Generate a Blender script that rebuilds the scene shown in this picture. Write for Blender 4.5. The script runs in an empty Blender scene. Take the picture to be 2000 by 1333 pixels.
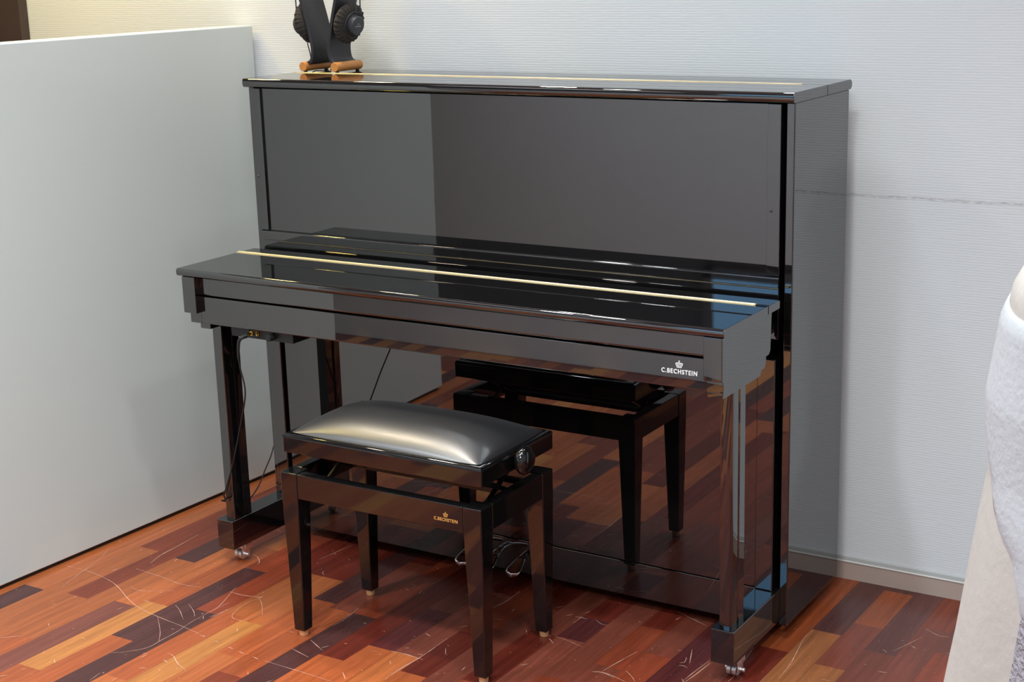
import bpy, bmesh, math, random
from mathutils import Vector, Matrix
random.seed(7)
S = bpy.context.scene
COL = S.collection
PI = math.pi

# ------------------------------------------------------------------ materials
def new_mat(name):
    m = bpy.data.materials.new(name); m.use_nodes = True
    nt = m.node_tree
    return m, nt, nt.nodes['Principled BSDF']

def srgb(r, g, b):
    f = lambda c: (c/12.92 if c <= .04045 else ((c+.055)/1.055)**2.4)
    return (f(r/255), f(g/255), f(b/255), 1)

def simple(name, col, rough=.5, metal=0, ior=1.5, bump=None, var=.0, coat=0):
    m, nt, b = new_mat(name)
    b.inputs['Base Color'].default_value = col
    b.inputs['Roughness'].default_value = rough
    b.inputs['Metallic'].default_value = metal
    b.inputs['IOR'].default_value = ior
    b.inputs['Coat Weight'].default_value = coat
    tc = nt.nodes.new('ShaderNodeTexCoord')
    if var:
        n = nt.nodes.new('ShaderNodeTexNoise'); n.inputs['Scale'].default_value = 18
        n.inputs['Detail'].default_value = 5
        nt.links.new(tc.outputs['Object'], n.inputs['Vector'])
        mx = nt.nodes.new('ShaderNodeMix'); mx.data_type = 'RGBA'
        mx.inputs['A'].default_value = tuple(c*(1-var) for c in col[:3])+(1,)
        mx.inputs['B'].default_value = tuple(min(1, c*(1+var)) for c in col[:3])+(1,)
        nt.links.new(n.outputs['Fac'], mx.inputs['Factor'])
        nt.links.new(mx.outputs['Result'], b.inputs['Base Color'])
    if bump:
        sc, st, dist = bump
        n2 = nt.nodes.new('ShaderNodeTexNoise'); n2.inputs['Scale'].default_value = sc
        n2.inputs['Detail'].default_value = 6
        nt.links.new(tc.outputs['Object'], n2.inputs['Vector'])
        bp = nt.nodes.new('ShaderNodeBump'); bp.inputs['Strength'].default_value = st
        bp.inputs['Distance'].default_value = dist
        nt.links.new(n2.outputs['Fac'], bp.inputs['Height'])
        nt.links.new(bp.outputs['Normal'], b.inputs['Normal'])
    return m

LACQ = simple('black_lacquer', (.0045, .0043, .0046, 1), .018, ior=2.15, bump=(7, .012, .002))
BENCHL = simple('bench_lacquer', (.0045, .0043, .0046, 1), .05, ior=1.72)
LACQ_D = simple('black_satin', (.006, .006, .0065, 1), .35, ior=1.5)
BRASS = simple('hinge_brass', srgb(240, 224, 186), .36, 1, var=.08)
CHROME = simple('chrome', srgb(225, 225, 228), .07, 1)
NICKEL = simple('nickel', srgb(232, 230, 230), .36, 1, var=.05)
FOOT = simple('brass_foot', srgb(236, 192, 142), .34, .45, var=.06)
LEATHER = simple('black_leather', (.012, .012, .0135, 1), .34, ior=2.4, bump=(420, .10, .0008))
LEATHER2 = simple('stand_leather', (.021, .021, .026, 1), .5, ior=1.5, bump=(300, .25, .0008))
WOOD = simple('stand_wood', srgb(196, 130, 66), .42, ior=1.5, var=.12)
RUBBER = simple('rubber', (.008, .008, .009, 1), .6)
VELOUR = simple('ear_pad_fabric', srgb(52, 47, 42), .95, bump=(500, .6, .002), var=.35)
PLAST = simple('grey_plastic', srgb(54, 55, 60), .42, var=.05)
LOGO_W = simple('logo_white', srgb(245, 245, 245), .35)
LOGO_G = simple('logo_gold', srgb(226, 172, 96), .35, .4)
GOLD = simple('gold_jack', srgb(225, 190, 105), .2, 1)
PAINT = simple('partition_paint', srgb(201, 208, 206), .45, bump=(60, .03, .002))
PLINTH = simple('dark_plinth', srgb(30, 24, 22), .6)
BROWN = simple('dark_brown_door', srgb(66, 52, 45), .5, var=.1)
SKIRT = simple('skirting_taupe', srgb(182, 164, 154), .38, var=.03)
SKIRT_L = simple('skirting_lip', srgb(226, 224, 220), .35)
SKIRT_G = simple('skirting_seal', srgb(176, 178, 176), .5)
GREYWALL = simple('far_wall_paint', srgb(190, 190, 190), .8, var=.05)
CEILM = simple('ceiling_paint', srgb(225, 224, 222), .85, var=.02)
HALF = simple('half_wall_paint', srgb(222, 226, 234), .6, bump=(80, .05, .002), var=.03)
FLEECE = simple('cream_fleece', srgb(192, 184, 178), .95, bump=(60, .2, .006), var=.05)
FLEECE2 = simple('white_fleece', srgb(194, 195, 200), .95, bump=(110, .22, .006), var=.05)
FUR = simple('grey_fur', srgb(168, 163, 172), .95, bump=(130, .8, .012), var=.4)

# wallpaper: horizontal woven ribs, plus one scuffed line at shoulder height
def wallpaper():
    m, nt, b = new_mat('white_ribbed_wallpaper')
    L = nt.links.new
    tc = nt.nodes.new('ShaderNodeTexCoord')
    b.inputs['Roughness'].default_value = .62
    mp = nt.nodes.new('ShaderNodeMapping'); mp.inputs['Scale'].default_value = (34, 34, 165)
    L(tc.outputs['Object'], mp.inputs['Vector'])
    n = nt.nodes.new('ShaderNodeTexNoise'); n.inputs['Scale'].default_value = 1; n.inputs['Detail'].default_value = 3
    L(mp.outputs['Vector'], n.inputs['Vector'])
    w = nt.nodes.new('ShaderNodeTexWave'); w.wave_type = 'BANDS'; w.bands_direction = 'Z'
    w.inputs['Scale'].default_value = 52; w.inputs['Distortion'].default_value = 1.6
    w.inputs['Detail'].default_value = 2; w.inputs['Detail Scale'].default_value = 3
    L(tc.outputs['Object'], w.inputs['Vector'])
    ad = nt.nodes.new('ShaderNodeMath'); ad.operation = 'MULTIPLY_ADD'; ad.inputs[1].default_value = .35
    L(w.outputs['Fac'], ad.inputs[0]); L(n.outputs['Fac'], ad.inputs[2])
    bp = nt.nodes.new('ShaderNodeBump'); bp.inputs['Strength'].default_value = .14; bp.inputs['Distance'].default_value = .004
    L(ad.outputs[0], bp.inputs['Height']); L(bp.outputs['Normal'], b.inputs['Normal'])
    # scuff line: narrow band in z, broken up by noise, only right of the piano
    sp = nt.nodes.new('ShaderNodeSeparateXYZ'); L(tc.outputs['Object'], sp.inputs[0])
    def math_(op, a, bb=None, clamp=False):
        k = nt.nodes.new('ShaderNodeMath'); k.operation = op; k.use_clamp = clamp
        for i, v in ((0, a), (1, bb)):
            if v is None: continue
            if isinstance(v, (int, float)): k.inputs[i].default_value = v
            else: L(v, k.inputs[i])
        return k.outputs[0]
    nz = nt.nodes.new('ShaderNodeTexNoise'); nz.inputs['Scale'].default_value = 9; nz.inputs['Detail'].default_value = 2
    L(tc.outputs['Object'], nz.inputs['Vector'])
    zc = math_('ADD', sp.outputs['Z'], math_('MULTIPLY', math_('SUBTRACT', nz.outputs['Fac'], .5), .008))
    dz = math_('ABSOLUTE', math_('SUBTRACT', zc, .955))
    band = math_('SUBTRACT', 1, math_('DIVIDE', dz, .0065), True)
    sn = nt.nodes.new('ShaderNodeTexNoise'); sn.inputs['Scale'].default_value = 1; sn.inputs['Detail'].default_value = 5
    mp2 = nt.nodes.new('ShaderNodeMapping'); mp2.inputs['Scale'].default_value = (55, 55, 420)
    L(tc.outputs['Object'], mp2.inputs['Vector']); L(mp2.outputs['Vector'], sn.inputs['Vector'])
    brk = math_('MULTIPLY', math_('SUBTRACT', sn.outputs['Fac'], .40), 3.2, True)
    xm = math_('MULTIPLY', math_('GREATER_THAN', sp.outputs['X'], -.05), 1)
    fac = math_('MULTIPLY', math_('MULTIPLY', band, brk), math_('MULTIPLY', xm, .75))
    mx = nt.nodes.new('ShaderNodeMix'); mx.data_type = 'RGBA'
    mx.inputs['A'].default_value = srgb(222, 227, 230); mx.inputs['B'].default_value = srgb(120, 112, 112)
    L(fac, mx.inputs['Factor']); L(mx.outputs['Result'], b.inputs['Base Color'])
    return m
WALLP = wallpaper()

def floor_mat():
    m, nt, b = new_mat('merbau_parquet')
    L = nt.links.new
    at = nt.nodes.new('ShaderNodeAttribute'); at.attribute_name = 'plank'
    of = nt.nodes.new('ShaderNodeAttribute'); of.attribute_name = 'shift'
    tc = nt.nodes.new('ShaderNodeTexCoord')
    va = nt.nodes.new('ShaderNodeVectorMath'); va.operation = 'ADD'
    L(tc.outputs['Object'], va.inputs[0]); L(of.outputs['Vector'], va.inputs[1])
    mp = nt.nodes.new('ShaderNodeMapping'); mp.inputs['Scale'].default_value = (70, 3.2, 1); 
    L(va.outputs[0], mp.inputs['Vector'])
    n = nt.nodes.new('ShaderNodeTexNoise'); n.inputs['Scale'].default_value = 1; n.inputs['Detail'].default_value = 6; n.inputs['Roughness'].default_value = .6
    L(mp.outputs['Vector'], n.inputs['Vector'])
    r = nt.nodes.new('ShaderNodeMapRange'); r.inputs['From Min'].default_value = .3; r.inputs['From Max'].default_value = .72
    r.inputs['To Min'].default_value = .72; r.inputs['To Max'].default_value = 1.22
    L(n.outputs['Fac'], r.inputs['Value'])
    mp3 = nt.nodes.new('ShaderNodeMapping'); mp3.inputs['Scale'].default_value = (420, 30, 1)
    L(va.outputs[0], mp3.inputs['Vector'])
    n3 = nt.nodes.new('ShaderNodeTexNoise'); n3.inputs['Scale'].default_value = 1; n3.inputs['Detail'].default_value = 3
    L(mp3.outputs['Vector'], n3.inputs['Vector'])
    r3 = nt.nodes.new('ShaderNodeMapRange'); r3.inputs['To Min'].default_value = .8; r3.inputs['To Max'].default_value = 1.2
    L(n3.outputs['Fac'], r3.inputs['Value'])
    mu = nt.nodes.new('ShaderNodeMath'); mu.operation = 'MULTIPLY'
    L(r.outputs[0], mu.inputs[0]); L(r3.outputs[0], mu.inputs[1])
    vm = nt.nodes.new('ShaderNodeVectorMath'); vm.operation = 'SCALE'
    L(at.outputs['Color'], vm.inputs[0]); L(mu.outputs[0], vm.inputs['Scale'])
    # dark joint lines from the per-plank uv
    uv = nt.nodes.new('ShaderNodeUVMap'); uv.uv_map = 'joint'
    sp = nt.nodes.new('ShaderNodeSeparateXYZ'); L(uv.outputs[0], sp.inputs[0])
    def mth(op, a, bb):
        k = nt.nodes.new('ShaderNodeMath'); k.operation = op
        for i, v in ((0, a), (1, bb)):
            if isinstance(v, (int, float)): k.inputs[i].default_value = v
            else: L(v, k.inputs[i])
        return k.outputs[0]
    ex = mth('ABSOLUTE', mth('SUBTRACT', sp.outputs['X'], .5), 0)
    jm = mth('GREATER_THAN', ex, .5-.0075)
    mx = nt.nodes.new('ShaderNodeMix'); mx.data_type = 'RGBA'
    mx.inputs['B'].default_value = srgb(58, 26, 18)
    L(mth('MULTIPLY', jm, .55), mx.inputs['Factor']); L(vm.outputs[0], mx.inputs['A'])
    # fine scuffs in the varnish
    ns = nt.nodes.new('ShaderNodeTexNoise'); ns.inputs['Scale'].default_value = 55; ns.inputs['Detail'].default_value = 8
    L(tc.outputs['Object'], ns.inputs['Vector'])
    sc = nt.nodes.new('ShaderNodeMapRange'); sc.inputs['From Min'].default_value = .70; sc.inputs['From Max'].default_value = .80
    L(ns.outputs['Fac'], sc.inputs['Value'])
    mx2 = nt.nodes.new('ShaderNodeMix'); mx2.data_type = 'RGBA'
    mx2.inputs['B'].default_value = srgb(205, 170, 150)
    L(mth('MULTIPLY', sc.outputs[0], .5), mx2.inputs['Factor']); L(mx.outputs['Result'], mx2.inputs['A'])
    L(mx2.outputs['Result'], b.inputs['Base Color'])
    rr = nt.nodes.new('ShaderNodeMapRange'); rr.inputs['To Min'].default_value = .16; rr.inputs['To Max'].default_value = .34
    n4 = nt.nodes.new('ShaderNodeTexNoise'); n4.inputs['Scale'].default_value = 7; n4.inputs['Detail'].default_value = 6
    L(tc.outputs['Object'], n4.inputs['Vector']); L(n4.outputs['Fac'], rr.inputs['Value']); L(rr.outputs[0], b.inputs['Roughness'])
    b.inputs['IOR'].default_value = 1.36
    return m
FLOORM = floor_mat()
SCRATCH = simple('pale_scratch', srgb(205, 165, 146), .7, var=.15)

def emis(name, col, st):
    m, nt, b = new_mat(name)
    b.inputs['Base Color'].default_value = (0, 0, 0, 1)
    b.inputs['Emission Color'].default_value = col
    b.inputs['Emission Strength'].default_value = st
    return m

# ------------------------------------------------------------------ mesh helpers
def link(name, bm, mats, parent=None, smooth=40):
    me = bpy.data.meshes.new(name)
    bmesh.ops.recalc_face_normals(bm, faces=bm.faces[:])
    bm.to_mesh(me); bm.free()
    for m in (mats if isinstance(mats, (list, tuple)) else [mats]): me.materials.append(m)
    if smooth:
        me.shade_smooth(); me.set_sharp_from_angle(angle=math.radians(smooth))
    o = bpy.data.objects.new(name, me); COL.objects.link(o)
    if smooth:   # large flats stay flat, only the rounded edges shade round
        wn = o.modifiers.new('weighted_normals', 'WEIGHTED_NORMAL'); wn.mode = 'FACE_AREA'; wn.weight = 100; wn.keep_sharp = True
    if parent is not None: o.parent = parent; o.matrix_parent_inverse = parent.matrix_world.inverted()
    return o

def bev(bm, edges, w, seg=2):
    if w > 0:
        bmesh.ops.bevel(bm, geom=list(edges), offset=w, offset_type='OFFSET', segments=seg, profile=.5, affect='EDGES', clamp_overlap=True)

def box(x0, x1, y0, y1, z0, z1, b=.0015, seg=2, bm=None):
    t = bmesh.new()
    bmesh.ops.create_cube(t, size=1)
    for v in t.verts:
        v.co = Vector(((x0+x1)/2+v.co.x*(x1-x0), (y0+y1)/2+v.co.y*(y1-y0), (z0+z1)/2+v.co.z*(z1-z0)))
    bev(t, t.edges, b, seg)
    return merge(bm, t)

def merge(bm, t):
    if bm is None: return t
    me = bpy.data.meshes.new('tmp'); t.to_mesh(me); t.free(); bm.from_mesh(me); bpy.data.meshes.remove(me)
    return bm

def prism(poly, axis, a0, a1, b=0, seg=2, bm=None):
    """extrude a 2-D polygon along an axis; poly is (y,z) for X, (x,z) for Y, (x,y) for Z"""
    t = bmesh.new()
    def P(p, a):
        return Vector((a, p[0], p[1])) if axis == 'X' else Vector((p[0], a, p[1])) if axis == 'Y' else Vector((p[0], p[1], a))
    A = [t.verts.new(P(p, a0)) for p in poly]; B = [t.verts.new(P(p, a1)) for p in poly]
    t.faces.new(A); t.faces.new(B[::-1])
    n = len(poly)
    for i in range(n): t.faces.new((A[i], A[(i+1) % n], B[(i+1) % n], B[i]))
    bmesh.ops.recalc_face_normals(t, faces=t.faces[:])
    if b:
        bev(t, [e for e in t.edges if e.calc_face_angle(0) > .6], b, seg)
    return merge(bm, t)

def nose(y0, y1, z0, z1, front=True, back=False, n=7, full=1.0):
    """slab profile with half-round front/back edge (y,z)"""
    r = (z1-z0)/2; zc = (z0+z1)/2; q = r*full
    pts = []
    if front:
        for i in range(n+1):
            a = PI/2+PI*i/n
            pts.append((y0+q+q*math.cos(a), zc+r*math.sin(a)))
    else: pts += [(y0, z1), (y0, z0)]
    if back:
        for i in range(n+1):
            a = -PI/2+PI*i/n
            pts.append((y1-q+q*math.cos(a), zc+r*math.sin(a)))
    else: pts += [(y1, z0), (y1, z1)]
    return pts

def cyl(p0, p1, r, n=24, b=0, r1=None, bm=None, seg=2):
    p0 = Vector(p0); p1 = Vector(p1); d = p1-p0
    t = bmesh.new()
    bmesh.ops.create_cone(t, cap_ends=True, segments=n, radius1=r, radius2=r if r1 is None else r1, depth=d.length)
    if b: bev(t, [e for e in t.edges if e.calc_face_angle(0) > .8], b, seg)
    q = Vector((0, 0, 1)).rotation_difference(d)
    t.transform(Matrix.Translation((p0+p1)/2) @ q.to_matrix().to_4x4())
    return merge(bm, t)

def lathe(prof, origin, axis, n=36, bm=None):
    """prof = [(radius, height)] along axis from origin"""
    t = bmesh.new(); rings = []
    for r, h in prof:
        rings.append([t.verts.new((r*math.cos(2*PI*i/n), r*math.sin(2*PI*i/n), h)) for i in range(n)] if r > 1e-6 else [t.verts.new((0, 0, h))])
    for A, B in zip(rings, rings[1:]):
        for i in range(n):
            j = (i+1) % n
            if len(A) == 1 and len(B) == 1: continue
            if len(A) == 1: t.faces.new((A[0], B[j], B[i]))
            elif len(B) == 1: t.faces.new((A[i], A[j], B[0]))
            else: t.faces.new((A[i], A[j], B[j], B[i]))
    q = Vector((0, 0, 1)).rotation_difference(Vector(axis).normalized())
    t.transform(Matrix.Translation(Vector(origin)) @ q.to_matrix().to_4x4())
    return merge(bm, t)

def catmull(pts, k=8):
    P = [Vector(p) for p in pts]; P = [P[0]*2-P[1]]+P+[P[-1]*2-P[-2]]
    out = []
    for i in range(1, len(P)-2):
        for j in range(k):
            t = j/k; a, b, c, d = P[i-1:i+3]
            out.append(.5*((2*b)+(c-a)*t+(2*a-5*b+4*c-d)*t*t+(3*b-a-3*c+d)*t**3))
    out.append(P[-2]); return out

def tube(pts, r, n=10, k=8, bm=None, radii=None):
    C = catmull(pts, k) if k else [Vector(p) for p in pts]
    t = bmesh.new(); rings = []; up = None
    for i, c in enumerate(C):
        d = (C[min(i+1, len(C)-1)]-C[max(i-1, 0)]).normalized()
        if up is None: up = d.orthogonal().normalized()
        up = (up-d*up.dot(d)).normalized(); s = d.cross(up)
        rr = r if radii is None else radii(i/(len(C)-1))
        rings.append([t.verts.new(c+up*(rr*math.cos(2*PI*j/n))+s*(rr*math.sin(2*PI*j/n))) for j in range(n)])
    for A, B in zip(rings, rings[1:]):
        for j in range(n): t.faces.new((A[j], A[(j+1) % n], B[(j+1) % n], B[j]))
    t.faces.new(rings[0][::-1]); t.faces.new(rings[-1])
    return merge(bm, t)

def ribbon(path, w_dir, w, thick, bm=None, b=0):
    """sheet of width w (along w_dir) and thickness following a planar path"""
    W = Vector(w_dir).normalized(); t = bmesh.new(); rings = []
    for i, c in enumerate(path):
        d = (path[min(i+1, len(path)-1)]-path[max(i-1, 0)]).normalized(); nrm = d.cross(W).normalized()
        rings.append([t.verts.new(c+nrm*(s1*thick/2)+W*(s2*w/2)) for s1, s2 in ((1, 1), (1, -1), (-1, -1), (-1, 1))])
    for A, B in zip(rings, rings[1:]):
        for j in range(4): t.faces.new((A[j], A[(j+1) % 4], B[(j+1) % 4], B[j]))
    t.faces.new(rings[0][::-1]); t.faces.new(rings[-1])
    bmesh.ops.recalc_face_normals(t, faces=t.faces[:])
    if b: bev(t, [e for e in t.edges if e.calc_face_angle(0) > 1.0], b, 2)
    return merge(bm, t)

def thing(name, label, cat, loc=(0, 0, 0), group=None):
    o = bpy.data.objects.new(name, None); o.empty_display_size = .1; COL.objects.link(o)
    o.location = loc; o['label'] = label; o['category'] = cat
    if group: o['group'] = group
    bpy.context.view_layer.update()
    return o
def tag(o, label, cat):
    o['label'] = label; o['category'] = cat; return o
def struct(o):
    o['kind'] = 'structure'; return o

def logo(name, text, width, cx, y, zbase, mat, parent, crown_w):
    cu = bpy.data.curves.new('lettering', 'FONT'); cu.body = text; cu.size = 1; cu.space_character = 1.18
    cu.offset = .022; cu.extrude = .001; cu.resolution_u = 3
    ob = bpy.data.objects.new('lettering', cu); COL.objects.link(ob)
    bpy.context.view_layer.update()
    me = bpy.data.meshes.new_from_object(ob.evaluated_get(bpy.context.evaluated_depsgraph_get()))
    bpy.data.objects.remove(ob); bpy.data.curves.remove(cu)
    xs = [v.co.x for v in me.vertices]; ys = [v.co.y for v in me.vertices]
    w = max(xs)-min(xs); h = max(ys)-min(ys); sx = width/w; sy = sx*1.12
    bm = bmesh.new(); bm.from_mesh(me); bpy.data.meshes.remove(me)
    for v in bm.verts:
        v.co = Vector((cx+(v.co.x-(min(xs)+w/2))*sx, y-(.0004 if v.co.z > 0 else -.0003), zbase+(v.co.y-min(ys))*sy))
    # crown: banded base, five points with beads, centre cross
    u = crown_w; zb = zbase+h*sy+u*.22
    def poly(pts):
        prism([(cx+a*u, zb+c*u) for a, c in pts], 'Y', y-.0004, y+.0003, bm=bm)
    poly([(-.34, 0), (.34, 0), (.35, .09), (-.35, .09)])
    for s in (-1, 1):
        poly([(s*.34, .13), (s*.26, .13), (s*.37, .48), (s*.50, .44)])
        poly([(s*.20, .13), (s*.13, .13), (s*.15, .50), (s*.24, .50)])
        poly([(s*.50, .46), (s*.37, .50), (s*.15, .55), (s*.04, .52), (s*.04, .60), (s*.2, .62), (s*.44, .58)])
    poly([(-.045, .13), (.045, .13), (.045, .60), (-.045, .60)])
    poly([(-.04, .62), (.04, .62), (.04, .92), (-.04, .92)]); poly([(-.12, .72), (.12, .72), (.12, .80), (-.12, .80)])
    return link(name, bm, mat, parent, smooth=0)
SCR = [[(-1.804,-0.857),(-1.729,-0.856),(-1.649,-0.869),(-1.585,-0.891),(-1.506,-0.933),(-1.441,-0.959),(-1.365,-0.975),(-1.279,-0.987),(-1.21,-0.999)],[(-1.621,-0.74),(-1.636,-0.687),(-1.641,-0.622),(-1.649,-0.534)],[(-1.794,-0.72),(-1.76,-0.787),(-1.739,-0.862),(-1.72,-0.926),(-1.704,-0.97)],[(-1.627,-0.786),(-1.531,-0.794),(-1.457,-0.805),(-1.39,-0.797)],[(-1.552,-0.878),(-1.521,-0.884),(-1.491,-0.874),(-1.437,-0.842)],[(-1.203,-1.109),(-1.183,-1.112),(-1.147,-1.135),(-1.111,-1.15)],[(-1.319,-1.168),(-1.291,-1.147),(-1.264,-1.109),(-1.264,-1.066),(-1.264,-1.014),(-1.272,-0.944),(-1.267,-0.834)],[(-1.375,-0.906),(-1.344,-0.923),(-1.299,-0.958)],[(-1.348,-0.887),(-1.309,-0.912),(-1.286,-0.933)],[(-1.609,-1.235),(-1.57,-1.202)],[(-1.365,-0.975),(-1.298,-1.035),(-1.265,-1.073)],[(-1.249,-0.917),(-1.243,-0.896),(-1.244,-0.867)],[(-1.259,-1.288),(-1.265,-1.252)],[(-1.204,-1.003),(-1.173,-1.005)],[(-1.149,-1.01),(-1.131,-1.013)],[(-1.436,-1.322),(-1.428,-1.317)],[(-1.421,-0.57),(-1.397,-0.58),(-1.372,-0.602),(-1.366,-0.617)],[(-1.311,-0.783),(-1.267,-0.784),(-1.215,-0.772)],[(-1.22,-0.778),(-1.189,-0.804),(-1.148,-0.849)],[(-1.215,-0.772),(-1.227,-0.809),(-1.22,-0.862),(-1.204,-0.893),(-1.18,-0.898),(-1.165,-0.891),(-1.155,-0.842)],[(-1.244,-0.517),(-1.236,-0.461),(-1.227,-0.403)],[(-1.183,-0.571),(-1.18,-0.582),(-1.167,-0.592)],[(-0.982,-1.034),(-0.92,-1.036),(-0.854,-1.038),(-0.784,-1.042)],[(-0.959,-0.821),(-0.959,-0.764),(-0.967,-0.709)],[(-0.69,-0.978),(-0.692,-0.92),(-0.685,-0.863),(-0.682,-0.8)],[(-0.76,-0.861),(-0.72,-0.859),(-0.673,-0.863)],[(-0.792,-0.996),(-0.767,-1.019)],[(-0.957,-0.903),(-0.9,-0.932)],[(-0.966,-0.958),(-0.906,-0.974)],[(-1.187,-1.004),(-1.174,-1.005)],[(-1.149,-1.011),(-1.131,-1.013)],[(-1.101,-1.02),(-1.085,-1.022)],[(-1.064,-1.026),(-1.045,-1.029)],[(-1.018,-1.031),(-0.999,-1.035)],[(-0.744,-0.749),(-0.725,-0.757)],[(-1.276,-0.909),(-1.274,-0.864),(-1.316,-0.754)],[(-1.252,-0.919),(-1.243,-0.873),(-1.242,-0.854)],[(-0.691,-0.978),(-0.69,-0.92),(-0.684,-0.863),(-0.684,-0.804),(-0.685,-0.748)],[(-0.694,-0.687),(-0.685,-0.676),(-0.68,-0.669)],[(-0.47,-0.544),(-0.47,-0.512),(-0.47,-0.5)],[(-0.484,-0.509),(-0.454,-0.508)],[(-0.474,-0.623),(-0.435,-0.629),(-0.391,-0.642)],[(-0.479,-0.639),(-0.457,-0.657)],[(-0.313,-0.737),(-0.29,-0.731),(-0.257,-0.74)],[(-0.743,-0.752),(-0.725,-0.757)],[(-0.66,-0.791),(-0.642,-0.818)],[(-0.65,-0.611),(-0.627,-0.603)],[(-0.632,-0.555),(-0.632,-0.54)],[(-0.684,-0.564),(-0.674,-0.517),(-0.675,-0.446)],[(-0.688,-0.494),(-0.676,-0.492)],[(-0.314,-0.737),(-0.295,-0.729),(-0.262,-0.734),(-0.228,-0.745)],[(-0.122,-0.688),(-0.119,-0.636),(-0.112,-0.57)],[(-0.116,-0.684),(-0.111,-0.644),(-0.106,-0.58)],[(-0.169,-0.537),(-0.145,-0.601)],[(-0.197,-0.555),(-0.184,-0.555)],[(-0.166,-0.609),(-0.157,-0.602),(-0.163,-0.579)],[(-0.161,-0.622),(-0.15,-0.619),(-0.139,-0.625)],[(-0.035,-0.612),(-0.036,-0.642)],[(-0.251,-0.698),(-0.226,-0.718),(-0.21,-0.735)],[(-0.285,-0.372),(-0.233,-0.394),(-0.189,-0.413)],[(-0.434,-0.501),(-0.411,-0.516),(-0.392,-0.517)],[(-0.295,-0.724),(-0.285,-0.669),(-0.272,-0.605)],[(-0.043,-0.546),(-0.047,-0.511),(-0.052,-0.468)],[(0.03,-0.318),(0.029,-0.365),(0.039,-0.433),(0.047,-0.486),(0.051,-0.53),(0.053,-0.581)],[(0.225,-0.337),(0.245,-0.284),(0.259,-0.24)],[(0.132,-0.538),(0.152,-0.536)],[(0.254,-0.193),(0.289,-0.214),(0.314,-0.211)]]
EXPO = -0.04
SIDE_FILL = 5  # strength of the added fill lamp at the right-hand wall
SIDE_FILL_C = (.9, .95, 1.0)
LIGHTS = [   # name, place, diameter, watts, colour, target, beam angle
 ('ceiling_spot_right', (1.30, -1.49, 2.6), .14, 8.5, (.95, .98, 1), None, 125),
 ('ceiling_spot_mid', (.15, -1.35, 2.6), .14, 9, (.95, 1, .95), None, 112),
 ('ceiling_spot_left', (-1.28, -1.40, 2.6), .14, 6, (.92, 1, .97), None, 100),
 ('ceiling_spot_wall', (-.50, -.56, 2.6), .14, 4, (.88, .93, 1), None, 145),
 ('ceiling_spot_wall_left', (-1.35, -.50, 2.6), .14, 10, (1, .93, .85), None, 150),
 ('ceiling_spot_wall_far', (-2.1, -.42, 2.6), .18, 9.5, (1, .84, .60), None, 150),
 ('ceiling_spot_warm', (-2.65, -.80, 2.6), .14, 7, (1, .76, .22), (-2.4, 0, 1.2), 110),
 ('fill_spot_second', (-.5, -2.2, 2.6), .14, 25, (.86, .96, 1), None, 110),  # added fill spot, brightens the half wall and the room behind
 ('ceiling_spot_corner', (-1.75, -2.3, 2.6), .14, 18, (.92, .97, 1), None, 110),
 ('fill_panel_viewer', (1.2, -4.2, 3.25), 1.4, 112, (.92, .97, 1), None, 180),  # large soft fill added overhead to lift the ambient level
 ('fill_panel_mid', (-.2, -2.4, 3.25), 1.4, 26, (.70, .88, 1), None, 180),  # another added overhead fill, softens the shadows
 ('fill_panel_left', (-2.9, -3.9, 3.25), 1.4, 10, (.9, .95, 1), None, 180),  # added overhead fill for the left of the room
]
CABLE = [(-1.2765, -.7265, .587), (-1.2775, -.722, .56), (-1.2745, -.715, .4969), (-1.3153, -.70, .3958), (-1.355, -.69, .3003), (-1.3911, -.68, .2304), (-1.4152, -.668, .2006),
         (-1.4237, -.655, .1811), (-1.4435, -.6475, .172), (-1.4475, -.610, .155), (-1.452, -.57, .136), (-1.4806, -.52, .122), (-1.4979, -.48, .116), (-1.5402, -.40, .1156),
         (-1.566, -.34, .1402), (-1.5909, -.28, .1677), (-1.5946, -.25, .2266), (-1.60, -.20, .40), (-1.60, -.12, .62)]
BLANKET = [(0, .60), (.30, .648), (.617, .689), (.76, .709), (.948, .738), (1.03, .736), (1.067, .741), (1.22, .76)]
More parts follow.
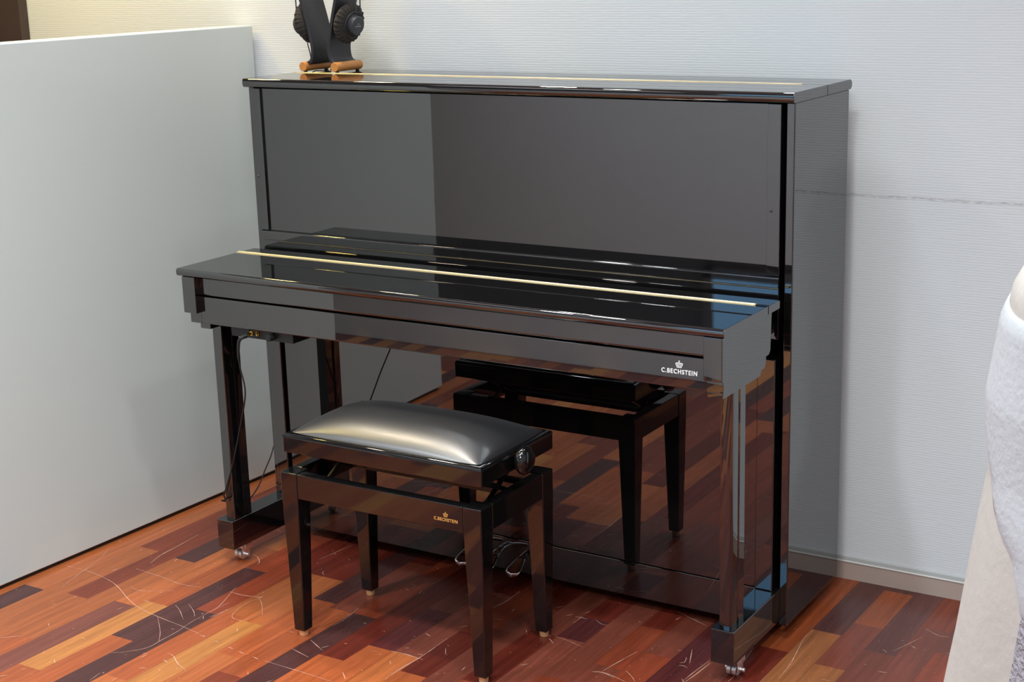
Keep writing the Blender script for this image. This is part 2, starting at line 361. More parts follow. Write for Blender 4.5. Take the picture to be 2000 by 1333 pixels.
# ================================================================== SETTING
def build_floor():
    bm = bmesh.new()
    colL = bm.loops.layers.color.new('plank') if False else bm.loops.layers.float_color.new('plank')
    shL = bm.loops.layers.float_color.new('shift'); uvL = bm.loops.layers.uv.new('joint')
    T = {'or': (184, 106, 62), 'or2': (172, 92, 54), 'li': (196, 132, 74), 're': (140, 66, 45), 'rd': (112, 45, 34), 'dk': (84, 50, 50),
         'br': (128, 74, 64), 'pu': (96, 44, 46), 'rb': (128, 68, 55), 'ro': (160, 84, 50), 'mb': (160, 102, 64), 'dp': (104, 62, 60)}
    # planks read off the room: row -> [(joint y going towards the viewer, tone)], first tone starts at the wall
    known = {-27: ['or'], -26: ['or', (-.992, 'dk'), (-1.6, 're')], -25: ['re', (-.67, 'or'), (-1.25, 'or2')], -24: ['re', (-.45, 're'), (-.98, 'or')],
             -23: ['dk', (-.685, 'or'), (-1.2, 'or2')], -22: ['re', (-.55, 'or'), (-.957, 'br'), (-1.55, 'or')],
             -21: ['or', (-.52, 'or2'), (-.92, 'li'), (-1.306, 'or2')], -20: ['re', (-.648, 'dk'), (-1.10, 'or2'), (-1.5, 'li')],
             -19: ['rd', (-.55, 're'), (-.90, 'dk'), (-1.45, 'or')], -18: ['rd', (-.60, 'or'), (-.88, 'or2'), (-1.25, 'or')],
             -17: ['rd', (-.50, 'rd'), (-.60, 'or'), (-.895, 'li'), (-1.30, 'or2')], -16: ['dk', (-.717, 'or2'), (-1.05, 'or'), (-1.45, 're')],
             -15: ['rd', (-.42, 'rb'), (-.74, 'ro'), (-1.12, 're')], -14: ['rb', (-.36, 're'), (-.739, 'dk'), (-1.35, 'or')],
             -13: ['rd', (-.56, 'rd'), (-.95, 'or2'), (-1.3, 're')], -12: ['rb', (-.632, 'pu'), (-.86, 'or2'), (-1.3, 're')],
             -11: ['rd', (-.48, 'rb'), (-.86, 'or'), (-1.2, 'rd')], -10: ['re', (-.70, 'rd'), (-.93, 'or2')], -9: ['rd', (-.5, 'rb'), (-.98, 'rd')],
             -8: ['rb', (-.62, 'rd'), (-.9, 're')], -7: ['rd', (-.5, 'pu'), (-.62, 'rb'), (-1.0, 're')], -6: ['rb', (-.55, 'rb'), (-.8, 're')],
             -5: ['rd', (-.48, 're'), (-.7, 'rb')], -4: ['rb', (-.6, 're'), (-.95, 'rd')], -3: ['pu', (-.9, 're')], -2: ['rd', (-.35, 'rb'), (-.75, 'rd')],
             -1: ['ro', (-.45, 'rd'), (-.85, 'rb')], 0: ['dp', (-.315, 'mb'), (-.8, 'rb')], 1: ['dp', (-.029, 'ro'), (-.24, 'rb'), (-.475, 'mb'), (-.9, 're')],
             2: ['dp', (-.36, 'rb'), (-.8, 'rd')], 3: ['re', (-.19, 'rb'), (-.7, 're')], 4: ['rb', (-.3, 're'), (-.8, 'rb')], 5: ['re', (-.15, 'rb')], 6: ['rb']}
    rnd = random.Random(11)
    tones = ['or', 'or2', 're', 'rb', 'rd', 'dk', 'br', 'li']
    def quad(k, y1, y0, tone):
        c = T[tone]; j = .95+rnd.uniform(-.06, .06)
        c = srgb(c[0]*j*.90, c[1]*j*.85, c[2]*j*.80)
        xs = lambda kk, y: .035+.07*kk+.022*y
        vs = [bm.verts.new((xs(k, y0), y0, 0)), bm.verts.new((xs(k+1, y0), y0, 0)), bm.verts.new((xs(k+1, y1), y1, 0)), bm.verts.new((xs(k, y1), y1, 0))]
        f = bm.faces.new(vs); s = (rnd.uniform(0, 9), rnd.uniform(0, 40), 0, 1)
        for l, q in zip(f.loops, ((0, 0), (1, 0), (1, 1), (0, 1))):
            l[colL] = c; l[shL] = s; l[uvL].uv = q
    for k in range(-72, 52):
        y = .05; ends = []
        if k in known:
            kn = known[k]; tone = kn[0]
            for yy, tn in kn[1:]: ends.append((yy, tone)); tone = tn
            ends.append((min(-1.75, ends[-1][0]-.4 if ends else -1.75)-rnd.uniform(0, .4), tone))
        for e, tn in ends: quad(k, y, e, tn); y = e
        while y > -6.6:
            e = max(-6.6, y-rnd.uniform(.35, .8)); quad(k, y, e, rnd.choice(tones)); y = e
    # scratches in the varnish
    for pl in SCR:
        P = [p.to_2d() for p in catmull([(x, y, 0) for x, y in pl], 5)]
        w0 = rnd.choice((.0005, .0007, .0009)); L = []
        for i, p in enumerate(P):
            d = (P[min(i+1, len(P)-1)]-P[max(i-1, 0)]).normalized(); n = Vector((-d.y, d.x))
            w = w0*(1-.6*abs(2*i/(len(P)-1)-1))*rnd.uniform(.55, 1.3)
            L.append((bm.verts.new((p.x+n.x*w, p.y+n.y*w, .0004)), bm.verts.new((p.x-n.x*w, p.y-n.y*w, .0004))))
        for a, b in zip(L, L[1:]):
            f = bm.faces.new((a[0], a[1], b[1], b[0])); f.material_index = 1
    # little chips and specks
    for i in range(420):
        x = rnd.uniform(-1.8, .5); y = rnd.uniform(-1.4, -.2); a = rnd.uniform(0, PI)
        l = rnd.choice((.0012, .0016, .004, .011)); w = rnd.uniform(.0004, .0009); d = Vector((math.cos(a), math.sin(a))); n = Vector((-d.y, d.x))
        f = bm.faces.new([bm.verts.new((x+d.x*l*s+n.x*w*t, y+d.y*l*s+n.y*w*t, .0004)) for s, t in ((1, .3), (.2, 1), (-1, .4), (-.3, -1))]); f.material_index = 1
    me = bpy.data.meshes.new('floor'); bm.normal_update()
    for f in bm.faces:
        if f.normal.z < 0: f.normal_flip()
    bm.to_mesh(me); bm.free()
    me.materials.append(FLOORM); me.materials.append(SCRATCH)
    o = bpy.data.objects.new('floor', me); COL.objects.link(o); struct(o)
build_floor()

HC = 3.3
struct(link('wall_back', box(-5.0, 3.5, 0, .12, 0, HC, 0), WALLP, smooth=0))
struct(link('wall_left_far', box(-5.12, -5.0, -6.6, .12, 0, HC, 0), GREYWALL, smooth=0)).name = 'wall_west'
struct(link('wall_right', box(3.5, 3.62, -6.6, .12, 0, HC, 0), HALF, smooth=0))
struct(link('wall_front', box(-5.12, 3.62, -6.72, -6.6, 0, HC, 0), GREYWALL, smooth=0))
struct(link('ceiling', box(-5.12, 3.62, -6.72, .12, HC, HC+.1, 0), CEILM, smooth=0))
# skirting along the back wall: taupe board with a pale lip and a sloping top
bm = prism([(0, 0), (-.006, 0), (-.006, .044), (0, .044)], 'X', -4.98, 3.49)
sk = struct(link('baseboard_back', bm, SKIRT, smooth=0))
bm = prism([(0, .0441), (-.0075, .0441), (-.0085, .0465), (-.0078, .0485), (0, .0485)], 'X', -4.98, 3.49)
struct(link('trim_1', bm, SKIRT_L, smooth=0))
struct(link('trim_3', prism([(0, .0486), (-.0062, .0486), (-.0045, .0570), (0, .0590)], 'X', -4.98, 3.49), SKIRT_G, smooth=0))
# dark door at the far left of the back wall
dr = struct(link('door_1', box(-3.62, -2.727, -.035, -.001, 0, 2.1, .002), BROWN))
link('door_frame', box(-3.70, -3.625, -.05, -.001, 0, 2.16, .003), BROWN, dr)

# low white partition left of the piano (runs from the wall towards the viewer, very slightly askew)
def part_box(y0, y1, x0, x1, z0, z1, b):
    bm = box(x0, x1, y0, y1, z0, z1, b, 3)
    for v in bm.verts: v.co.x += .038*v.co.y
    return bm
pt = struct(link('wall_left', part_box(-1.775, -.012, -1.872, -1.792, .010, 1.337, .003), PAINT))
struct(link('trim_2', part_box(-1.755, -.02, -1.866, -1.798, .0, .0099, 0), PLINTH, smooth=0))
# half-height wall further back in the room
struct(link('wall_half', box(-4.99, -.80, -2.97, -2.85, 0, 1.16, .004), HALF)).name = 'wall_middle'
# window with bluish daylight at the far end of the room
win = struct(link('window_1', box(-2.95, -1.9, -6.6, -6.57, 2.20, 3.20, .002), emis('blue_daylight', (.28, .60, 1.0, 1), 3.6)))
fb = box(-3.02, -2.95, -6.6, -6.54, 2.13, 3.26, .003); box(-1.9, -1.83, -6.6, -6.54, 2.13, 3.26, .003, bm=fb)
box(-3.02, -1.83, -6.6, -6.54, 2.13, 2.20, .003, bm=fb); box(-3.02, -1.83, -6.6, -6.54, 3.20, 3.27, .003, bm=fb)
link('window_frame', fb, SKIRT_L, win)

# ================================================================== UPRIGHT PIANO
H = 1.2259; W = 1.477; DS = .401
piano = thing('upright_piano', 'tall black high-gloss upright piano with closed keyboard lid against the white wall', 'piano', (-.7385, -.35, 0))
P = piano
# lid, two leaves joined by a brass hinge
link('front_lid', prism(nose(-.419, -.2245, H-.0221, H, full=.5), 'X', -1.4808, .0034, .0012), LACQ, P)
link('rear_lid', prism(nose(-.2225, -.067, H-.0221, H, False, True), 'X', -1.4808, .0034, .0012), LACQ, P)
hb = box(-1.462, -.055, -.2285, -.2185, H-.0005, H+.0006, .0003)
hb = cyl((-1.462, -.2235, H+.0005), (-.055, -.2235, H+.0004), .0013, 10, bm=hb)
link('lid_hinge', hb, BRASS, P)
# sides
for x0 in (-W, -.0195):
    link('side_panel', box(x0, x0+.0195, -DS, -.076, .036, H-.0225, .0025, 3), LACQ, P)
link('back_board', box(-W+.021, -.021, -.12, -.078, .05, H-.024, .002), LACQ_D, P)
# upper front: stiles, bottom rail, recessed panel
YF = -.4165
for x0, x1 in ((-1.4525, -1.4275), (-.0545, -.0248)):
    link('upper_stile', box(x0, x1, YF, -.385, .8392, H-.0245, .0012), LACQ, P)
link('upper_panel', box(-1.4275, -.0545, YF+.006, -.39, .8385, H-.0245, .001), LACQ, P)
link('upper_rail', prism([(-.385, .8140), (YF-.003, .8140), (YF-.004, .8155), (YF-.004, .8335), (YF-.0022, .8368), (YF+.002, .8385), (-.385, .8385)], 'X', -1.4525, -.0248, .0006), LACQ, P)
for x in (-1.4495, -.0445):
    link('screw_cap', lathe([(0, -.0022), (.0022, -.002), (.0034, -.0008), (.0036, .0004), (.0036, .002)], (x, YF+.0001, .978), (0, 1, 0), 20), PLAST, P)
link('fall_rail', box(-1.4515, -.0262, -.4135, -.385, .70, .8132, .0012), LACQ, P)

# key bed with cheeks, fallboard, key slip
ZK = .7929; TK = .0185
link('key_lid', prism(nose(-.7235, -.4985, ZK-TK, ZK, full=.6), 'X', -1.4625, -.0145, .0012), LACQ, P)
link('rear_key_lid', prism(nose(-.4955, -.4285, ZK-TK, ZK, False, True), 'X', -1.4625, -.0145, .0012), LACQ, P)
kb = box(-1.4625, -.043, -.5080, -.4860, ZK-.0006, ZK+.0007, .0003)
kb = cyl((-1.4625, -.4970, ZK+.0006), (-.043, -.4970, ZK+.0006), .0029, 12, bm=kb)
link('key_lid_hinge', kb, BRASS, P)
for X1, X2, X3 in (((-.0595, -.0180), (-.0598, -.0225), (-.0610, -.0265)), ((-1.4475, -1.4068), (-1.4425, -1.4068), (-1.4190, -1.3867))):
    bm = prism([(-.7215, .7742), (-.7215, .684), (-.482, .684), (-.4735, .692), (-.4685, .7742)], 'X', *X1, .0018)
    prism([(-.7055, .690), (-.7055, .6568), (-.496, .6568), (-.487, .664), (-.485, .690)], 'X', *X2, .0012, bm=bm)
    prism([(-.6985, .660), (-.6985, .6425), (-.510, .6425), (-.501, .650), (-.499, .660)], 'X', *X3, .0016, bm=bm)
    link('key_cheek', bm, LACQ, P)
link('key_bed', box(-1.36, -.118, -.69, -.386, .659, .70, .002), LACQ, P)
link('fallboard', prism([(-.66, .7742), (-.7005, .7742), (-.7055, .770), (-.7055, .733), (-.7035, .7285), (-.699, .7262), (-.66, .7262)], 'X', -1.4065, -.0600, .0008), LACQ, P)
link('key_slip', prism([(-.66, .7243), (-.7045, .7243), (-.7055, .7232), (-.7055, .6605), (-.7035, .6572), (-.700, .6562), (-.66, .6562)], 'X', -1.4065, -.0600, .0008), LACQ, P)
logo('maker_logo', 'C.BECHSTEIN', .0795, -.1192, -.7058, .6865, LOGO_W, P, .0165)

# front legs on toe blocks with castors
def leg_profile(x0, x1, y0, y1):
    g = .005; gw = .005; ym = (y0+y1)/2; r = .005
    return [(x0+r, y0), (x1-r, y0), (x1-.0012, y0+.0012), (x1, y0+r), (x1, ym-gw), (x1-g, ym-gw*.6), (x1-g, ym+gw*.6), (x1, ym+gw), (x1, y1),
            (x0, y1), (x0, ym+gw), (x0+g, ym+gw*.6), (x0+g, ym-gw*.6), (x0, ym-gw), (x0, y0+r), (x0+.0012, y0+.0012)]
for lx0, lx1, tx0, tx1 in ((-.0585, -.0285, -.0715, -.0180), (-1.4365, -1.4065, -1.4595, -1.4065)):
    link('front_leg', prism(leg_profile(lx0, lx1, -.642, -.580), 'Z', .122, .659), LACQ, P, smooth=25)
    link('toe_block', box(tx0, tx1, -.6540, -.395, .0445, .1220, .002, 3), LACQ, P)
    cx = (tx0+tx1)/2+.008; cy = -.606
    ca = link('castor', box(cx-.016, cx+.016, cy-.004, cy+.022, .030, .0444, .002), NICKEL, P)
    for d in (-.0085, .0035):
        link('castor_wheel', cyl((cx+d-.0052, cy, .0152), (cx+d+.0052, cy, .0152), .0152, 28, .0012), NICKEL, ca)
    wb = cyl((cx-.021, cy, .0165), (cx+.021, cy, .0165), .0042, 16, .001)
    box(cx+.0105, cx+.0135, cy-.012, cy+.015, .008, .044, .001, bm=wb); cyl((cx+.0195, cy, .0165), (cx+.0235, cy, .0165), .0052, 16, .001, bm=wb)
    link('castor_axle', wb, NICKEL, ca)
# lower front: narrow stiles, posts, panel, bottom board
for a, b_ in ((-.0700, -.0285), (-1.4500, -1.4110)):
    link('lower_stile', box(a, b_, -.4215, -.37, .1225, .6565, .0022, 3), LACQ, P)
link('lower_panel', box(-1.4055, -.0715, -.4110, -.385, .1215, .6588, .0012), LACQ, P)
link('bottom_board', box(-1.4055, -.0715, -.4122, -.385, .034, .1195, .0018), LACQ, P)
link('bottom_frame', box(-1.455, -.022, -.29, -.10, .030, .075, .002), LACQ_D, P)
# pedals: tapered spoon with a raised lip, on a neck
def pedal(x, y0=-.4112, y1=-.503):
    bm = bmesh.new(); rows = []
    N = 22
    for i in range(N+1):
        t = i/N; y = y0+(y1-y0)*t
        w = .0085+.0150*(max(0, (t-.15)/.85)**1.2)
        if t > .86: w *= math.sqrt(max(0, 1-((t-.86)/.14)**2))*.96+.04*0
        w = max(w, .0008)
        z = .094+.004*math.sin(PI*t)-.027*t**1.3
        th = .007
        ring = []
        for j in range(14):
            a = 2*PI*j/14
            hz = math.sin(a)*th*(.8 if math.sin(a) > 0 else 1)
            dip = .0022*(t > .35)*math.exp(-(math.cos(a)*1.6)**4) if math.sin(a) > 0 else 0
            ring.append(bm.verts.new((x+w*math.copysign(abs(math.cos(a))**.6, math.cos(a)), y, z+hz-dip)))
        rows.append(ring)
    for A, B in zip(rows, rows[1:]):
        for j in range(14): bm.faces.new((A[j], A[(j+1) % 14], B[(j+1) % 14], B[j]))
    bm.faces.new(rows[0][::-1]); bm.faces.new(rows[-1])
    return link('pedal', bm, CHROME, P, smooth=60)
for x in (-.812, -.738, -.664): pedal(x)
# control box for the silent system under the key bed
cb = link('control_box', box(-1.327, -1.135, -.690, -.628, .6315, .6588, .0012), LACQ_D, P)
link('switch', box(-1.271, -1.2665, -.6935, -.6895, .639, .654, .0006), RUBBER, cb)
for x in (-1.262, -1.243):
    jb = lathe([(.0028, 0), (.0045, 0), (.0055, -.001), (.0055, -.0035), (.0028, -.0035)], (x, -.6898, .6445), (0, 1, 0), 20)
    link('headphone_socket', jb, GOLD, cb)
link('volume_knob', cyl((-1.197, -.6902, .6425), (-1.197, -.7085, .6425), .0085, 28, .0012), RUBBER, cb)

# ================================================================== AUDIO CABLE
cab = thing('headphone_cable', 'thin black cable plugged under the keyboard and looping round the left front leg', 'cable', (-1.40, -.66, 0))
link('plug', cyl((-1.262, -.6938, .6445), (-1.262, -.7095, .6425), .0032, 16, .0006), GOLD, cab)
link('plug_grip', tube([(-1.262, -.7095, .6425), (-1.266, -.722, .640), (-1.272, -.727, .630), (-1.276, -.7275, .600), (-1.277, -.7265, .585)], .005, 12, 6,
     radii=lambda t: .0058-.0034*t), RUBBER, cab)
CW = CABLE
link('cord', tube(CW, .0019, 8, 8), RUBBER, cab)

# ================================================================== BENCH
bench = thing('piano_bench', 'black adjustable piano bench with padded leather seat in front of the piano', 'bench', (-.745, -.758, 0))
B = bench
bx0, bx1, by0, by1 = -1.0125, -.4765, -.906, -.609
ztop = .4005; zap = .3415
def taper_leg(sx, sy):
    X = bx0 if sx < 0 else bx1; Y = by0 if sy < 0 else by1
    wt, wb_ = .046, .030
    def ring(z, w, off):
        xo = X-sx*off; yo = Y-sy*off
        return [(xo, yo, z), (xo-sx*w, yo, z), (xo-sx*w, yo-sy*w, z), (xo, yo-sy*w, z)]
    bm = bmesh.new(); R = []
    for z, w, off in ((ztop, wt, 0), (zap, wt, 0), (.0145, wb_, .006)):
        R.append([bm.verts.new(q) for q in ring(z, w, off)])
    bm.faces.new(R[0]); bm.faces.new(R[-1][::-1])
    for A, C in zip(R, R[1:]):
        for i in range(4): bm.faces.new((A[i], A[(i+1) % 4], C[(i+1) % 4], C[i]))
    bmesh.ops.recalc_face_normals(bm, faces=bm.faces[:])
    bev(bm, [e for e in bm.edges if e.calc_face_angle(0) > .5], .003, 3)
    l = link('leg', bm, BENCHL, B)
    cx = X-sx*(.006+wb_/2); cy = Y-sy*(.006+wb_/2)
    link('foot', lathe([(0, .0002), (.0098, .0002), (.0104, .001), (.0112, .0135), (.0112, .0148), (0, .0148)], (cx, cy, 0), (0, 0, 1), 28), FOOT, l)
for sx in (-1, 1):
    for sy in (-1, 1): taper_leg(sx, sy)
for (a, b_, c, d) in ((bx0+.0462, bx1-.0462, by0+.001, by0+.026), (bx0+.0462, bx1-.0462, by1-.026, by1-.001)):
    link('rail', box(a, b_, c, d, zap, ztop-.0006, .0022, 3), BENCHL, B)
for x in (bx0+.001, bx1-.026):
    link('rail', box(x, x+.025, by0+.0462, by1-.0462, zap, ztop-.0006, .0022, 3), BENCHL, B)
logo('maker_logo', 'C.BECHSTEIN', .060, -.5655, by0+.0007, .3600, LOGO_G, B, .0125)
# seat box with rounded top edge
sx0, sx1, sy0, sy1 = -1.0035, -.4745, -.902, -.609
bm = bmesh.new(); bmesh.ops.create_cube(bm, size=1)
for v in bm.verts: v.co = Vector(((sx0+sx1)/2+v.co.x*(sx1-sx0), (sy0+sy1)/2+v.co.y*(sy1-sy0), .469+v.co.z*.045))
bev(bm, [e for e in bm.edges if all(v.co.z > .48 for v in e.verts)], .0105, 6)
bev(bm, [e for e in bm.edges if e.calc_length() > .025 and e.calc_face_angle(0) > 1.2], .004, 3)

seat = link('seat_frame', bm, BENCHL, B)
# domed leather cushion
bm = bmesh.new(); NX, NY = 56, 34; G = []
ins = .0125
def sup(t, p): return max(0, 1-abs(t)**p)**(1/p)
for i in range(NX+1):
    row = []
    for j in range(NY+1):
        u = -1+2*i/NX; v = -1+2*j/NY
        u = math.sin(u*PI/2)*.55+u*.45; v = math.sin(v*PI/2)*.55+v*.45
        x = (sx0+sx1)/2+u*((sx1-sx0)/2-ins); y = (sy0+sy1)/2+v*((sy1-sy0)/2-ins)
        h = .0445*(max(0, 1-abs(u)**3.4)**.62)*(max(0, 1-abs(v)**2.3)**.72)
        row.append(bm.verts.new((x, y, .4905+h)))
    G.append(row)
for i in range(NX):
    for j in range(NY): bm.faces.new((G[i][j], G[i+1][j], G[i+1][j+1], G[i][j+1]))
edge = [G[i][0] for i in range(NX+1)]+[G[NX][j] for j in range(1, NY+1)]+[G[i][NY] for i in range(NX-1, -1, -1)]+[G[0][j] for j in range(NY-1, 0, -1)]
low = [bm.verts.new((v.co.x, v.co.y, .4895)) for v in edge]
for i in range(len(edge)): bm.faces.new((edge[i], low[i], low[(i+1) % len(edge)], edge[(i+1) % len(edge)]))
link('cushion', bm, LEATHER, B, smooth=70)
# lifting mechanism
link('mechanism_tray', box(-.965, -.512, -.862, -.650, .432, .4466, .002), LACQ_D, B)
for x in (-.955, -.535):
    for y0, y1 in ((-.845, -.665), (-.665, -.845)):
        dx = 0 if y0 < y1 else .007
        bm = bmesh.new()
        prism([(y0, .352), (y0+.022*(1 if y1 > y0 else -1), .352), (y1, .436), (y1-.022*(1 if y1 > y0 else -1), .436)], 'X', x+dx, x+dx+.006, bm=bm)
        link('scissor_arm', bm, LACQ_D, B)
link('mechanism_bar', box(-.987, -.502, -.846, -.830, .345, .357, .001), LACQ_D, B)
link('mechanism_bar', box(-.987, -.502, -.680, -.664, .345, .357, .001), LACQ_D, B)
# height knob on the right end, turned black plastic
kn = lathe([(0, 0), (.007, 0), (.007, .012), (.020, .008), (.0265, .0105), (.0305, .016), (.0315, .0215), (.0295, .028), (.023, .033), (.012, .0355), (0, .036)],
           (sx1-.001, -.762, .4690), (1, 0, 0), 40)
link('height_knob', kn, BENCHL, B, smooth=60)

# ================================================================== HEADPHONE STAND
hs = thing('headphone_stand', 'black leather omega-shaped headphone stand with two wooden foot rods on the piano lid', 'stand', (-1.3955, -.163, H))
cxs, ycs = -1.3955, -.160
for s in (-1, 1):
    xr = cxs+s*.0525
    rod = link('foot_rod', cyl((xr, -.2165, H+.0155), (xr, -.108, H+.0155), .0122, 32, .0018, seg=3), WOOD, hs)
    for y in (-.205, -.119):
        link('foot_pad', cyl((xr, y, H+.0002), (xr, y, H+.0045), .005, 16), RUBBER, rod)
prof = [(.046, .0235), (.037, .027), (.0305, .036), (.0275, .052), (.028, .070), (.034, .100), (.0435, .138), (.053, .172), (.061, .198), (.071, .232), (.077, .265), (.075, .298), (.062, .328), (.038, .348), (.0, .356)]
path = [(cxs-a, ycs, H+z) for a, z in prof]+[(cxs+a, ycs, H+z) for a, z in prof[-2::-1]]
link('stand_body', ribbon(catmull(path, 5), (0, 1, 0), .090, .0095, b=.0018), LEATHER2, hs, smooth=50)

# headphones hanging on the stand
hp = thing('headphones', 'black over-ear headphones with pleated pads hanging on the headphone stand', 'headphones', (-1.3955, -.160, H+.13))
def pleated_pad(origin, axis):
    t = bmesh.new(); n = 208; prof2 = [(.018, .0), (.040, .001), (.049, .008), (.0525, .014), (.051, .021), (.044, .027), (.030, .0295), (.018, .0295)]
    rings = []
    for r, h in prof2:
        ring = []
        for i in range(n):
            a = 2*PI*i/n
            k = 1+(.035*math.sin(a*26+.6*math.sin(a*5))+.02*math.sin(a*41+1))*(1 if .018 < h < .0285 else .3)
            ring.append(t.verts.new((r*k*math.cos(a), r*k*math.sin(a), h)))
        rings.append(ring)
    for A, Bq in zip(rings, rings[1:]):
        for i in range(n): t.faces.new((A[i], A[(i+1) % n], Bq[(i+1) % n], Bq[i]))
    t.faces.new(rings[0][::-1]); t.faces.new(rings[-1])
    q = Vector((0, 0, 1)).rotation_difference(Vector(axis).normalized())
    t.transform(Matrix.Translation(Vector(origin)) @ q.to_matrix().to_4x4())
    return t
for s in (-1, 1):
    ax = Vector((s*1.0, -.10, -.22)).normalized()
    org = Vector((cxs+s*.0525, -.163, H+.129))
    cup = link('ear_cup', lathe([(0, .029), (.026, .029), (.026, .0305), (.0225, .0315), (.0225, .035), (.0245, .0365), (.0245, .0465), (.0225, .049), (.004, .0493), (0, .0493)], org, ax, 44), PLAST, hp)
    link('ear_pad', pleated_pad(org, ax), VELOUR, cup, smooth=80)
    # wire yoke ring around the cup
    q = Vector((0, 0, 1)).rotation_difference(ax)
    ring = [org+ax*.035+q @ Vector((.034*math.cos(2*PI*i/40), .034*math.sin(2*PI*i/40), 0)) for i in range(41)]
    link('yoke', tube(ring, .0011, 8, 0), PLAST, cup)
    mk = org+ax*.0496; yv = q @ Vector((0, 1, 0))
    up = Vector((0, 0, 1)); up = (up-ax*up.dot(ax)).normalized(); side = up.cross(ax).normalized()
    # small emblem: crown dot and a line of lettering on the cup
    bm = bmesh.new()
    def bar(cx, cy, w, h):
        f = [bm.verts.new(mk+side*(cx+a*w/2)+up*(cy+b2*h/2)) for a, b2 in ((-1, -1), (1, -1), (1, 1), (-1, 1))]
        bm.faces.new(f)
    for i in range(10): bar((-.0095+i*.0021)*(-s if False else 1), -.001, .0014, .0024)
    for i in (-1, 0, 1): bar(i*.0016, .0045+(.0006 if i == 0 else 0), .001, .0030)
    link('emblem', bm, SKIRT, cup, smooth=0)
for y in (-.172, -.154):
    arc = []
    for i in range(25):
        a = PI*i/24
        arc.append(Vector((cxs-(.099+.012*math.sin(a))*math.cos(a), y, H+.150+.255*math.sin(a)**.8)))
    link('headband_wire', tube(arc, .0016, 8, 0), PLAST, hp)
arc = [Vector((cxs-.104*math.cos(PI*(.12+.76*i/20)), -.163, H+.16+.218*math.sin(PI*(.12+.76*i/20))**.8)) for i in range(21)]
link('headband', ribbon(arc, (0, 1, 0), .03, .003), LEATHER2, hp, smooth=60)
lc = Vector((cxs-.0525-.022, -.163, H+.129-.058))
link('ear_cup_lead', tube([lc+Vector((.002, 0, .012)), lc, (-1.4685, -.155, H+.035), (-1.4745, -.150, H+.012), (-1.478, -.13, H+.003), (-1.4795, -.08, H+.0025), (-1.4795, -.055, H-.02), (-1.479, -.045, .9), (-1.479, -.045, .4)], .0014, 8, 6), RUBBER, hp)

# ================================================================== DRAPED COVER (right edge)
cov = thing('draped_blanket', 'white fleecy blanket draped to the floor at the right edge beside the wall', 'blanket', (.95, -1.5, 0))
def dp(a, z, off=0):
    prof = BLANKET
    xl = prof[-1][1]
    for (z0, x0), (z1, x1) in zip(prof, prof[1:]):
        if z0 <= z <= z1: xl = x0+(x1-x0)*(z-z0)/(z1-z0); break
    cx, cy = 1.12, -1.62; rx = cx-xl; ry = .30+.05*(1-z/1.2)
    f = 1+.045*(1-.75*z/1.2)*math.sin(a*11+1.3*math.sin(a*3))+.018*math.sin(a*23+z*4)*(1-z/1.3)+.008*math.sin(z*17+a*5)
    if abs(a-PI) < .9: f = 1+(f-1)*.35
    c, s_ = math.cos(a), math.sin(a); q = (abs(c)**2.3+abs(s_)**2.3)**(-1/2.3)
    k = 1 if z < 1.14 else math.sqrt(max(0, 1-((z-1.14)/.078)**2))*.45+.55
    return Vector((cx+(rx*f*k+off)*c*q, cy+(ry*f*k+off)*s_*q, z+.001))
def drape():
    bm = bmesh.new(); rows = []; NZ = 90; NA = 140
    for i in range(NZ+1): rows.append([bm.verts.new(dp(2*PI*j/NA, 1.215*i/NZ)) for j in range(NA)])
    for A, C in zip(rows, rows[1:]):
        for j in range(NA): bm.faces.new((A[j], A[(j+1) % NA], C[(j+1) % NA], C[j]))
    bm.faces.new(rows[-1]); bm.faces.new(rows[0][::-1])
    return bm
def shell(edge, z0f, z1f, a1, th):
    # a second layer lying on the drape, from the edge angle edge(z) round to a1
    bm = bmesh.new(); NU, NV = 40, 60; out = []; inn = []
    for i in range(NU+1):
        ro = []; ri = []
        for j in range(NV+1):
            v = j/NV; u = i/NU; zz = z0f(u)+(z1f(u)-z0f(u))*v; a = edge(zz)+(a1-edge(zz))*u
            lip = min(1, u*14)**.5*min(1, v*14)**.5*min(1, (1-v)*14)**.5
            ro.append(bm.verts.new(dp(a, zz, .001+th*lip))); ri.append(bm.verts.new(dp(a, zz, -.004)))
        out.append(ro); inn.append(ri)
    for i in range(NU):
        for j in range(NV):
            bm.faces.new((out[i][j], out[i+1][j], out[i+1][j+1], out[i][j+1])); bm.faces.new((inn[i][j], inn[i][j+1], inn[i+1][j+1], inn[i+1][j]))
    ring = lambda G: [G[i][0] for i in range(NU+1)]+[G[NU][j] for j in range(1, NV+1)]+[G[i][NV] for i in range(NU-1, -1, -1)]+[G[0][j] for j in range(NV-1, 0, -1)]
    R1, R2 = ring(out), ring(inn)
    for i in range(len(R1)): bm.faces.new((R1[i], R2[i], R2[(i+1) % len(R1)], R1[(i+1) % len(R1)]))
    return bm
link('white_fleece', drape(), FLEECE, cov, smooth=80)
def flap_edge(z):
    for (z0, a0), (z1, a1) in zip(FE, FE[1:]):
        if z <= z0: return PI+a0
        if z <= z1: return PI+a0+(a1-a0)*(z-z0)/(z1-z0)
    return PI+FE[-1][1]
FE = [(.825, .78), (.88, .70), (.95, .45), (1.02, .12), (1.08, -.3)]
link('fleece_flap', shell(flap_edge, lambda u: .828+.11*max(0, min(1, u*2.6-.12)), lambda u: 1.13, PI*1.75, .006), FLEECE2, cov, smooth=80)
link('grey_fur', shell(lambda z: PI+.78, lambda u: .02, lambda u: .845+.11*max(0, min(1, u*2.6-.12)), PI*1.75, .005), FUR, cov, smooth=80)

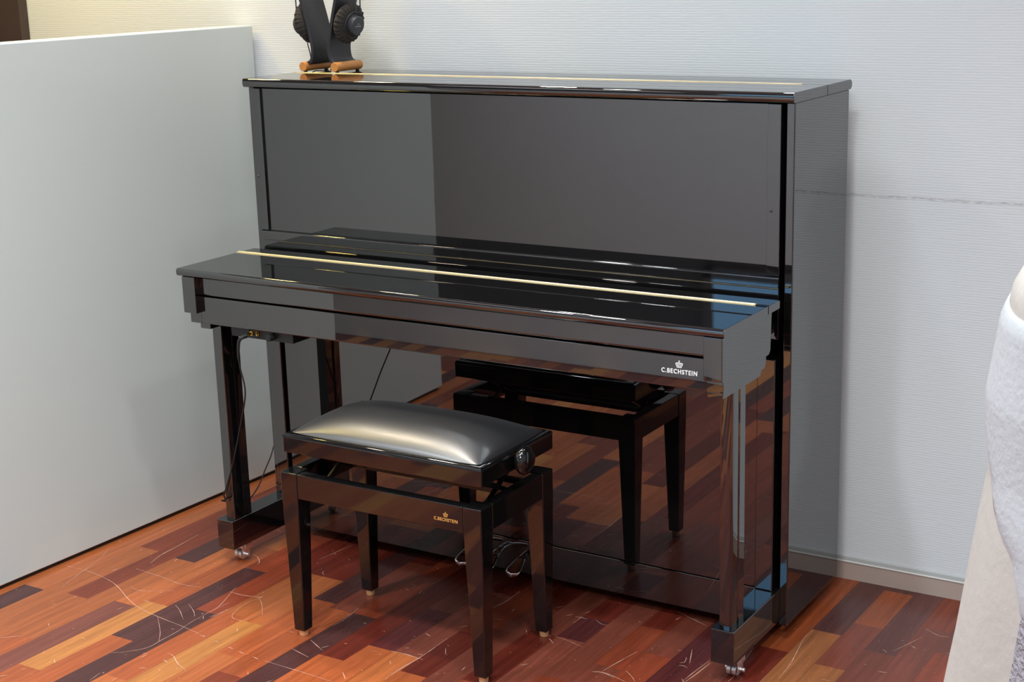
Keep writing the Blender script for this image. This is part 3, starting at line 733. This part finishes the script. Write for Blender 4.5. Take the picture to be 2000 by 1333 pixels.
# ================================================================== LIGHTS
def area(name, loc, size, energy, col, target=None, spread=PI):
    l = bpy.data.lights.new(name, 'AREA'); l.shape = 'DISK'; l.size = size; l.energy = energy; l.color = col; l.spread = spread
    o = bpy.data.objects.new(name, l); COL.objects.link(o); o.location = loc
    d = Vector(target)-Vector(loc) if target else Vector((0, 0, -1))
    o.rotation_euler = d.to_track_quat('-Z', 'Y').to_euler()
    return o
# soft fill lamp added at the right-hand wall, with an invented window frame
dl = bpy.data.lights.new('side_fill_light', 'AREA'); dl.shape = 'RECTANGLE'; dl.size = 2.6; dl.size_y = 1.5; dl.energy = SIDE_FILL; dl.color = SIDE_FILL_C
do = bpy.data.objects.new('side_fill_light', dl); COL.objects.link(do); do.location = (3.47, -2.9, 1.55)
do.rotation_euler = Vector((-1, 0, 0)).to_track_quat('-Z', 'Y').to_euler()
fb = box(3.44, 3.499, -4.28, -4.21, .72, 2.38, .003); box(3.44, 3.499, -1.59, -1.52, .72, 2.38, .003, bm=fb)
box(3.42, 3.499, -4.28, -1.52, .70, .79, .003, bm=fb); box(3.44, 3.499, -4.28, -1.52, 2.31, 2.38, .003, bm=fb)
struct(link('side_fill_frame', fb, SKIRT_L))  # made-up frame around the added fill lamp
for n, loc, dia, e, c, tgt, beam in LIGHTS:
    area(n, loc, dia, e, c, tgt, math.radians(beam))
w = bpy.data.worlds.new('room_world'); S.world = w; w.use_nodes = True
w.node_tree.nodes['Background'].inputs[0].default_value = (.8, .85, 1, 1); w.node_tree.nodes['Background'].inputs[1].default_value = .02

# ================================================================== CAMERA
cam = bpy.data.cameras.new('camera'); co = bpy.data.objects.new('camera', cam); COL.objects.link(co); S.camera = co
cam.sensor_fit = 'HORIZONTAL'; cam.sensor_width = 36; cam.lens = 2944.8065*36/2000
cam.shift_x = -(1049.6137-1000)/2000; cam.shift_y = (640.6663-666.5)/2000
cam.clip_start = .05
R_ = Matrix(((0.8586480849525482, -0.10287479799347161, 0.5021356810117399), (0.5120127313633692, 0.21763743863903384, -0.8309494017233919), (-0.02379977161967197, 0.9705929740320827, 0.23954717621047641)))
co.matrix_world = Matrix.Translation((1.14876081, -3.35063028, 1.5098407)) @ R_.to_4x4()
S.view_settings.view_transform = 'Standard'; S.view_settings.look = 'None'; S.view_settings.gamma = 1; S.view_settings.use_curve_mapping = False
S.view_settings.exposure = EXPO
